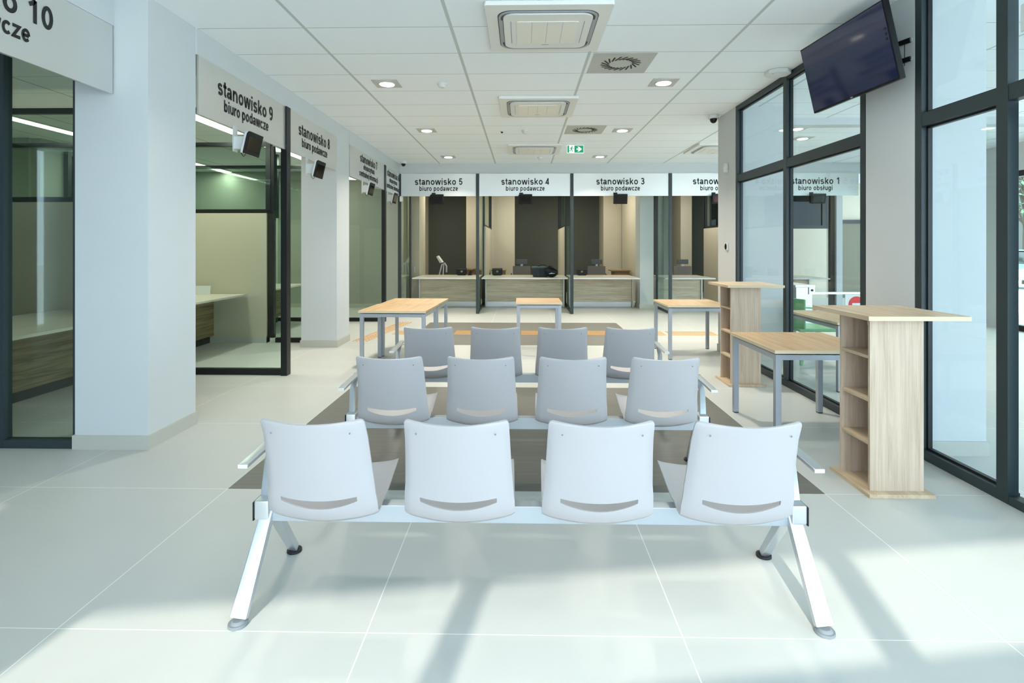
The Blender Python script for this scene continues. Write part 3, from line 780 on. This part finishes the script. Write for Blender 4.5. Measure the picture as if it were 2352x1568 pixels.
def bench(label):
    t = thing('waiting_bench', label, 'bench', (0, 0, 0), 0, 'rows of four seat waiting benches')
    MB().box(-1.06, 1.06, 0, .055, .318, .388).build('beam', 'aluwhite', t, bevel=.004)
    for cx in (-.797, -.265, .267, .799):
        o = bpy.data.objects.new('seat', SEAT); COL.objects.link(o); o.parent = t; o.location = (cx, 0, 0)
        m = MB(); m.box(cx-.10, cx-.075, -.03, .17, .372, .392); m.box(cx+.075, cx+.10, -.03, .17, .372, .392); m.box(cx-.1, cx+.1, .0, .05, .386, .394)
        m.build('seat_bracket', 'alu', t)
        m = MB()
        for s in (-1, 1): m.ell((cx+s*.145, -.243, .765), (.0035, .003, .0035), 8, 6)
        m.build('rivet', 'greypl', t)
    for s in (-1, 1):
        X = s*1.085
        m = MB(); m.box(min(X-s*.03, X+s*.03), max(X-s*.03, X+s*.03), -.025, .075, .335, .412); m.build('end_bracket', 'alu', t, bevel=.008)
        Bx(min(X+s*.029, X+s*.034), max(X+s*.029, X+s*.034), -.028, .078, .332, .408).build('end_cap', 'black', t, bevel=.004)
        # rear and front legs
        L = MB().tube([(X-s*.012, .015, .36), (X, -.06, .22), (X+s*.025, -.150, .022)], [.05, .056, .066], [.04, .038, .03], up=(0, 1, 0)).build('leg', 'alu', t, bevel=.006)
        MB().cyl((X+s*.025, -.155, 0), .036, .012, 24).cyl((X+s*.025, -.155, .012), .030, .008, 24, r2=.02).build('foot', 'greypl', L, bevel=.002)
        L = MB().tube([(X-s*.015, .04, .36), (X, .16, .22), (X+s*.02, .335, .024)], [.046, .046, .044], [.04, .036, .03], up=(0, 1, 0)).build('leg', 'alu', t, bevel=.006)
        MB().cyl((X+s*.02, .345, 0), .034, .012, 24).cyl((X+s*.02, .345, .012), .026, .010, 24, r2=.018).build('foot', 'rubber', L, bevel=.002)
        # armrest: bar with a curved support
        XA = s*1.112
        a = MB().tube([(XA-s*.02, .03, .40), (XA-s*.012, .06, .46), (XA, .105, .53), (XA, .15, .575), (XA, .205, .602), (XA, .245, .606)], [.038, .036, .036, .036, .038, .038], .018, up=(0, 1, .3)).build('armrest_support', 'alu', t, bevel=.004)
        MB().tube([(XA, -.115, .590), (XA, 0, .597), (XA, .28, .608)], .040, .016).build('armrest', 'alu', t, bevel=.005)
        Bx(XA-.019, XA+.019, -.119, -.115, .583, .598).build('armrest_end', 'white', t, bevel=.001)
    return t
b1 = bench('nearest four seat pale plastic waiting bench, fully visible in the front')
b1.location = (.022, 2.20, 0)
again(b1, 'middle row four seat waiting bench on the dark floor tiles', (.024, 3.335, 0))
again(b1, 'farthest row four seat waiting bench, in front of the wooden tables', (.05, 4.48, 0))

# ================================================================== TABLES
def table(x, y, w, d, label, rz=0, grain='oak_y', zt=.695, leg=.042):
    t = thing('table', label, 'table', (x, y, 0), rz, 'square oak topped tables with silver legs')
    Bx(-w/2, w/2, -d/2, d/2, zt-.026, zt).build('tabletop', grain, t, bevel=.0015)
    e = MB(); b = .0008
    e.box(-w/2-b, w/2+b, -d/2-b, -d/2-.0001, zt-.0255, zt-.0005); e.box(-w/2-b, -w/2-.0001, -d/2, d/2, zt-.0255, zt-.0005)
    e.build('edge_band', 'oakedge', t)
    i = .012
    for sx in (-1, 1):
        for sy in (-1, 1):
            cx, cy = sx*(w/2-i-leg/2), sy*(d/2-i-leg/2)
            L = Bx(cx-leg/2, cx+leg/2, cy-leg/2, cy+leg/2, .008, zt-.034-.0005).build('leg', 'silver', t, bevel=.002)
            Bx(cx-leg/2+.002, cx+leg/2-.002, cy-leg/2+.002, cy+leg/2-.002, 0, .008).build('glide', 'rubber', L)
    r = MB(); a = leg
    for sy in (-1, 1):
        cy = sy*(d/2-i-leg/2); r.box(-w/2+i+a, w/2-i-a, cy-.018, cy+.018, zt-.074, zt-.036)
    for sx in (-1, 1):
        cx = sx*(w/2-i-leg/2); r.box(cx-.018, cx+.018, -d/2+i+a, d/2-i-a, zt-.074, zt-.036)
    r.build('frame_rail', 'silver', t, bevel=.0015)
    Bx(-w/2+.05, w/2-.05, -d/2+.05, d/2-.05, zt-.036, zt-.0262).build('spacer', 'rubber', t)
table(2.225, 4.37, .79, .84, 'square oak table beside the near tall lectern and glass partition')
table(2.255, 7.33, .79, .80, 'square oak table behind the far tall lectern')
table(-1.51, 6.655, .80, .765, 'nearer half of the joined oak tables at the left', -.035)
table(-1.475, 7.435, .78, .765, 'farther half of the joined oak tables at the left', -.035)
table(.222, 7.57, .62, .68, 'small oak table standing alone in the centre', 0, 'oak_x')
table(3.52, 5.93, .80, 1.05, 'square oak table behind the glass partition beside the green chair')

# ================================================================== LECTERNS
def lectern(x, y, label, rz=0):
    """local origin: base plate centre"""
    t = thing('tall_lectern', label, 'lectern', (x, y, 0), rz, 'tall oak standing desks with side shelves')
    w, d = .31, .30; x0, x1, y0, y1 = -w/2, w/2, -d/2, d/2
    Bx(-.188, .188, -.20, .205, 0, .022).build('base_plate', 'lect_y', t, bevel=.001)
    Bx(x0, x1, y0, y0+.018, .022, 1.022).build('front_panel', 'oak_v', t, bevel=.001)
    Bx(x0, x1, y1-.018, y1, .022, 1.022).build('back_panel', 'oak_v', t, bevel=.001)
    Bx(x1-.018, x1, y0+.018, y1-.018, .022, 1.022).build('side_panel', 'oak_v', t)
    for z in (.283, .537, .79): Bx(x0+.002, x1-.018, y0+.018, y1-.018, z, z+.018).build('shelf', 'lect_y', t, bevel=.0008)
    Bx(x0+.01, x1-.02, y0+.02, y0+.04, .985, 1.022).build('support_block', 'oak_y', t)
    Bx(-.215, .36, -.235, .36, 1.024, 1.05).build('tabletop', 'lect_y', t, bevel=.0015)
    Bx(-.2155, .3605, -.2358, -.2351, 1.0245, 1.0495).build('edge_band', 'oakedge', t)
lectern(2.182, 3.34, 'tall pale oak lectern nearest on the right with open side shelves')
lectern(2.318, 5.80, 'farther tall pale oak lectern beside the glass partition')

# ================================================================== COUNTERS
def counter_back(x0, x1, label, px0=None, px1=None):
    t = thing('service_counter', label, 'counter', (0, 0, 0), 0, 'oak fronted service counters')
    Bx(x0, x1, 12.25, 13.58, .71, .735).build('countertop', 'top', t, bevel=.002)
    Bx(x0, x1, 12.24, 12.2498, .7095, .7355).build('edge_band', 'white', t)
    a, b = (px0 or x0+.12), (px1 or x1-.12)
    Bx(a, b, 13.0, 13.02, .12, .71).build('front_panel', 'cwood_x', t)
    Bx(a, b, 13.03, 13.05, 0, .118).build('kick_plate', 'brushed', t)
    for X in (a-.032, b+.002): Bx(X, X+.03, 12.95, 13.5, 0, .70).build('end_panel', 'white', t)
    return t
counter_back(-2.51, -1.0, 'oak fronted counter of booth five at the back left', -2.46, -1.04)
counter_back(-.93, 1.03, 'oak fronted counter of booth four carrying the bags', -.86, .97)
counter_back(1.10, 2.66, 'oak fronted counter of booth three', 1.13, 2.62)
counter_back(3.22, 4.35, 'oak fronted counter of booth two beside the right column', 3.26, 4.26)
counter_back(5.2, 6.9, 'counter of booth one seen through the glass partition', 5.3, 6.8)
def counter_left(y0, y1, xf, label):
    t = thing('service_counter', label, 'counter', (0, 0, 0), 0, 'oak fronted service counters')
    Bx(-5.24, xf, y0, y1, .708, .735).build('countertop', 'top', t, bevel=.002)
    Bx(-4.66, -4.64, y0, y1, .11, .708).build('front_panel', 'cwood_y', t)
    Bx(-4.72, -4.70, y0, y1, 0, .108).build('kick_plate', 'kick', t)
counter_left(3.92, 5.99, -4.0, 'oak fronted counter behind the glass at the left edge')
counter_left(6.13, 8.03, -4.15, 'oak fronted counter inside the booth under the stanowisko 9 sign')
counter_left(8.20, 10.3, -4.15, 'counter just visible behind the frame of the second left opening')
t = tag(Bx(-.135, .135, -.004, .004, 0, .13).build('paper_card', 'white', None), 'small white card standing on the left booth counter', 'card')
t.location = (-4.76, 7.9, .736); t.rotation_euler = (-.1, 0, .08)

# office strip lights
def strip(x, y, l, label, p=40):
    t = thing('strip_light', label, 'ceiling light', (x, y, HC), 0, 'long office strip lights')
    Bx(-.11, .11, -l/2, l/2, -.02, -.0005).build('housing', 'white', t)
    Bx(-.095, .095, -l/2+.01, l/2-.01, -.024, -.02).build('diffuser', 'ledstrip', t)
    light_lamp((0, 0, -.03), p, .18, t, (1, .95, .84), l-.1)
strip(-4.47, 7.3, 2.2, 'long lit strip on the booth ceiling behind the stanowisko 9 sign', 24)
strip(-4.40, 10.9, 2.2, 'lit strip seen beyond the stanowisko 8 opening', 24)
strip(-7.05, 7.2, 2.5, 'lit strip seen through the glass at the left edge', 24)
strip(-7.0, 12.0, 1.4, 'far lit strip reflected above the beige office partition', 24)
strip(-7.1, 10.0, 1.6, 'short lit strip far behind the office partition glass', 24)
for i, (x, y) in enumerate(((-1.9, 14.7), (.1, 14.7), (2.0, 14.7), (4.4, 14.5), (7.0, 14.2))):
    strip(x, y, 1.6, 'office strip light hidden above the back counters', 19 if i < 4 else 3)

# ================================================================== THINGS ON THE COUNTERS
def terminal(x, label, rz=0):
    t = thing('card_terminal', label, 'terminal', (x, 13.38, .735), rz, 'black counter terminals')
    mt = Matrix.Rotation(-.12, 4, 'X')
    m = MB(); m.box(-.128, .128, -.015, .02, .012, .175, mt); m.build('housing', 'black', t, bevel=.006)
    o = Bx(-.125, .125, -.018, -.0152, .15, .156).build('light_strip', 'greypl', t); o.matrix_local = mt
    o = Bx(-.022, .022, -.019, -.0152, .075, .11).build('emblem', 'yellow', t); o.matrix_local = mt
    o = Bx(-.012, .012, -.0205, -.0192, .083, .102).build('emblem_centre', 'text', t); o.matrix_local = mt
    Bx(-.1, .1, -.06, .07, 0, .012).build('base', 'black', t, bevel=.003)
terminal(-1.51, 'black terminal with a yellow emblem on the booth five counter'); terminal(-.625, 'black terminal on the booth four counter, left of the bags'); terminal(1.47, 'black terminal on the booth three counter')
t = thing('desk_phone', 'dark handset with a curled cable beside the booth five terminal', 'phone', (-1.31, 13.42, .735))
MB().prism([(-.05, 0), (.05, 0), (.055, .09), (.02, .13)], -.05, .05, 'y').build('handset', 'black', t, bevel=.006)
m = MB(); m.tube([(.05, 0, .06), (.10, 0, .15), (.14, 0, .17), (.15, 0, .1), (.12, 0, .03), (.2, 0, .01)], .008, .008, round_=True); m.build('cable', 'black', t, smooth=True)
# bags
t = thing('equipment_bag', 'dark slate boxy equipment bag on the booth four counter', 'bag', (.42, 12.70, .735))
m = MB(); m.prism([(-.17, .0), (.17, .0), (.195, .215), (-.195, .215)], -.13, .13, 'y'); m.build('bag_body', 'bag', t, bevel=.02, seg=3)
m = MB(); m.box(-.205, .205, -.14, .14, .205, .245); m.build('lid', plain('bag_lid_fabric', (62, 84, 88), .6), t, bevel=.015, seg=3)
m = MB(); m.prism([(-.02, .01), (.012, .01), (.008, .205), (-.026, .205)], -.138, -.131, 'y'); m.build('front_strap', 'black', t, bevel=.001)
m = MB(); m.tube([(-.06, 0, .245), (-.0, -.01, .275), (.06, .0, .283), (.13, .01, .265), (.19, .0, .235), (.235, -.02, .19)], [.035, .05, .05, .05, .045, .04], .02); m.build('shoulder_strap', 'black', t, smooth=True)
t = thing('camera_bag', 'rounded black shoulder bag leaning against the slate bag', 'bag', (.67, 12.46, .738))
m = MB(); m.ell((0, 0, .115), (.145, .085, .115), 24, 16); m.ell((-.05, .01, .20), (.075, .05, .06), 18, 12); m.build('bag_body', 'black', t, smooth=True)
m = MB(); m.tube([(-.09, 0, .20), (-.06, -.02, .265), (0, -.02, .262), (.05, -.01, .21), (.10, 0, .14)], .022, .012); m.build('carry_strap', 'black', t, smooth=True)
m = MB(); m.prism([(-.06, .082), (.07, .086), (.07, .096), (.03, .099), (-.008, .112), (-.02, .100), (-.06, .094)], -.089, -.084, 'y'); m.build('emblem', 'silver', t)

# office chairs and desks behind the counters
def office_chair(x, y, rz, label, white=False):
    t = thing('office_chair', label, 'chair', (x, y, 0), rz, 'office chairs behind the counters')
    fr = 'white' if white else 'greyfab'
    m = MB()
    for k in range(5):
        a = 2*PI*k/5; m.tube([(0, 0, .09), (.29*math.cos(a), .29*math.sin(a), .05)], [.05, .03], [.04, .025])
    m.cyl((0, 0, .08), .03, .32, 14); m.build('base', 'black' if not white else 'white', t)
    Bx(-.25, .25, -.25, .25, .42, .49).build('seat', 'greyfab', t, bevel=.03, seg=3)
    m = MB(); n = 8
    pts = []
    for k in range(n+1):
        u = -1 + 2*k/n; pts.append((u*.24, .22 - .04*(1-abs(u)**2)*-1))
    m.prism([(p[0], p[1]) for p in pts] + [(p[0], p[1]+.03) for p in pts[::-1]], .52, .915)
    m.build('backrest', fr, t, bevel=.008)
    m = MB(); m.prism([(p[0]*.62, p[1]+.01) for p in pts] + [(p[0]*.62, p[1]+.05) for p in pts[::-1]], .97, 1.10); m.build('headrest', 'mesh', t, bevel=.012)
    Bx(-.03, .03, .255, .275, .88, 1.0).build('headrest_stem', 'white', t)
    m = MB()
    for s in (-1, 1): m.tube([(s*.27, .1, .45), (s*.29, .08, .66), (s*.29, -.12, .68)], .04, .03, up=(1, 0, 0))
    m.build('armrest', 'black', t)
# chairs face the camera side: the back of the chair is towards +y
office_chair(-.02, 15.0, PI, 'grey office chair behind the booth four counter'); office_chair(2.02, 15.0, PI, 'grey office chair with a headrest behind the booth three counter')
office_chair(4.35, 15.0, PI, 'grey office chair with a headrest behind the booth two counter')
t = thing('office_chair', 'white framed office chair seen side on behind the booth five counter', 'chair', (-2.28, 14.6, 0), 0, 'office chairs behind the counters')
m = MB(); m.tube([(-.02, 0, .42), (.03, 0, .7), (.10, 0, .96), (.17, 0, 1.00), (.22, 0, .92), (.22, 0, .75)], .035, .05, up=(0, 1, 0)); m.tube([(.14, 0, .42), (.13, 0, .7), (.15, 0, .97)], .03, .04, up=(0, 1, 0)); m.build('back_frame', 'white', t, bevel=.004)
m = MB(); m.prism([(.0, 1.20), (-.035, 1.17), (.06, 1.0), (.13, 1.02)], -.15, .15, 'y'); m.build('headrest', 'acw', t, bevel=.008)
Bx(-.3, .16, -.24, .24, .42, .48).build('seat', 'greyfab', t, bevel=.02)
m = MB(); m.cyl((-.06, 0, .05), .03, .37, 14)
for k in range(5):
    a = 2*PI*k/5; m.tube([(-.06, 0, .09), (-.06+.28*math.cos(a), .28*math.sin(a), .04)], .04, .03)
m.build('base', 'white', t)
def cabinet(x0, x1, y, h, label):
    t = thing('desk_pedestal', label, 'cabinet', ((x0+x1)/2, y, 0), 0, 'brown desk pedestals behind the counters'); w = (x1-x0)/2
    Bx(-w, w, -.3, .3, h-.025, h).build('desk_top', 'deskw', t); Bx(-w+.08, w-.02, -.24, .28, 0, h-.025).build('carcass', 'deskw', t)
    m = MB()
    for k in range(3): m.box(-w+.09, w-.03, -.252, -.242, .05+k*(h-.1)/3, (k+1)*(h-.1)/3+.03)
    m.build('drawer_front', 'deskw', t)
cabinet(-1.72, -1.16, 15.8, .80, 'low brown desk behind the booth five terminal'); cabinet(-.98+.1, -.46, 15.2, .80, 'low brown desk left behind the booth four counter'); cabinet(2.42, 2.93, 15.0, .80, 'brown desk pedestal at the right of booth three')

# ================================================================== RIGHT ROOM
t = thing('green_armchair', 'green moulded plastic armchair behind the glass partition', 'chair', (3.66, 6.93, 0), -PI/2)
# local: faces -y ; rotated so it faces +x... back at -x
def gchair(t):
    m = MB(); n = 10; pts = []
    # seat
    m.prism([(-.26, -.27), (.26, -.27), (.25, .2), (-.25, .2)], .40, .44); m.build('seat', 'green', t, bevel=.015, seg=3)
    m = MB(); A = []
    for k in range(n+1):
        u = -1 + 2*k/n; A.append((u*.27, -.20 - .06*(1-u*u)))
    m.prism(A + [(p[0], p[1]-.018) for p in A[::-1]], .44, .80); m.build('backrest', 'green', t, bevel=.006)
    for s in (-1, 1):
        o = MB().tube([(s*.27, -.22, .64), (s*.29, .0, .645), (s*.29, .2, .63), (s*.29, .25, .58), (s*.28, .25, .42)], .045, .022, up=(0, 1, 1)).build('armrest', 'green', t, bevel=.004)
        for sy in (-1, 1):
            MB().tube([(s*.23, sy*.22, .41), (s*.26, sy*.25, 0)], [.05, .032], [.05, .03], up=(0, 1, 0)).build('leg', 'green', t, bevel=.003)
gchair(t)
t = thing('turnstile', 'stainless steel access turnstile behind the green chair', 'turnstile', (4.0, 7.95, 0))
Bx(-.07, .10, -.12, .5, 0, .86).build('cabinet', 'brushed', t, bevel=.004); Bx(-.09, .19, -.14, .52, .862, .895).build('cabinet_lid', 'brushed', t, bevel=.003)
Bx(.10, .16, -.10, -.02, .0, .86).build('side_post', 'brushed', t); Bx(.108, .19, -.13, -.10, .76, .86).build('lock_box', 'brushed', t); MB().cyl((.15, -.14, .82), .016, .012, 14, axis='y').build('lock', 'rubber', t)
Bx(-.37, -.34, -.12, .5, 0, .90).build('outer_post', 'brushed', t); Bx(-.335, -.075, -.004, .004, .12, .84).build('gate_pane', 'glassg', t)
t = thing('barrier_gate', 'steel rail gate with a red no entry sign behind the glass partition', 'gate', (4.18, 7.95, 0))
Bx(.0, 1.2, -.02, .02, .755, .785).build('rail', 'brushed', t); Bx(1.15, 1.19, -.02, .02, 0, .755).build('post', 'brushed', t); Bx(.0, .03, -.02, .02, 0, .755).build('post', 'brushed', t)
Bx(.50, .83, -.032, -.021, .45, .75).build('sign_plate', 'white', t)
MB().cyl((.66, -.036, .61), .115, .004, 32, axis='y').build('no_entry_disc', 'red', t); Bx(.595, .725, -.039, -.036, .592, .628).build('no_entry_bar', 'white', t)

# ================================================================== STREET THROUGH THE RIGHT WINDOW
def car(x, y, rz):
    t = thing('car', 'silver car parked in the street, seen at the right edge', 'car', (x, y, -.12), rz)
    m = MB(); m.prism([(-2.1, .35), (-2.15, .7), (-1.3, .92), (1.6, .95), (2.05, .8), (2.1, .35)], -.85, .85, 'y'); m.build('body', 'carp', t, bevel=.06, seg=3)
    m = MB(); m.prism([(-1.1, .93), (-.45, 1.4), (.9, 1.42), (1.6, .95)], -.72, .72, 'y'); m.build('cabin', 'carg', t, bevel=.05, seg=2)
    m = MB(); m.prism([(-.5, 1.4), (-.4, 1.45), (.85, 1.46), (.98, 1.41)], -.7, .7, 'y'); m.build('roof', 'carp', t, bevel=.01)
    for sx in (-1.35, 1.3):
        for sy in (-.86, .70): MB().cyl((sx, sy, .32), .32, .16, 24, axis='y').build('wheel', 'rubber', t, bevel=.02)
car(19.8, 20.8, .1)
t = thing('bare_tree', 'thin leafed street tree seen at the right edge', 'tree', (21.0, 22.9, -.12))
m = MB()
for k in range(26):
    a = random.uniform(0, 2*PI); z = random.uniform(2, 5); r = random.uniform(1, 2.4)
    m.tube([(0, 0, z), (r*.5*math.cos(a), r*.5*math.sin(a), z+1), (r*math.cos(a), r*math.sin(a), z+1.3+random.random())], [.08, .05, .02], [.08, .05, .02])
m.cyl((0, 0, 0), .16, 5.2, 12, r2=.08); m.build('trunk', 'bark', t)
m = MB()
for k in range(700):
    a = random.uniform(0, 2*PI); r = 2.3*math.sqrt(random.random()); z = random.uniform(2.8, 6.4)
    mt = Matrix.Translation((r*math.cos(a), r*math.sin(a), z)) @ Matrix.Rotation(random.uniform(0, 3), 4, 'X') @ Matrix.Rotation(random.uniform(0, 3), 4, 'Z')
    m.box(-.07, .07, -.05, .05, -.004, .004, mt)
m.build('foliage', 'leaf', t)
st('wall_street_house', MB().box(-9, 9, -3, 3, 0, 6).prism([(-3.4, 6), (3.4, 6), (0, 8.5)], -9.3, 9.3, 'x'), plain('dark_house_wall', (84, 84, 84), .9), loc=(30, 31, -.12), rot=(0, 0, -.7))
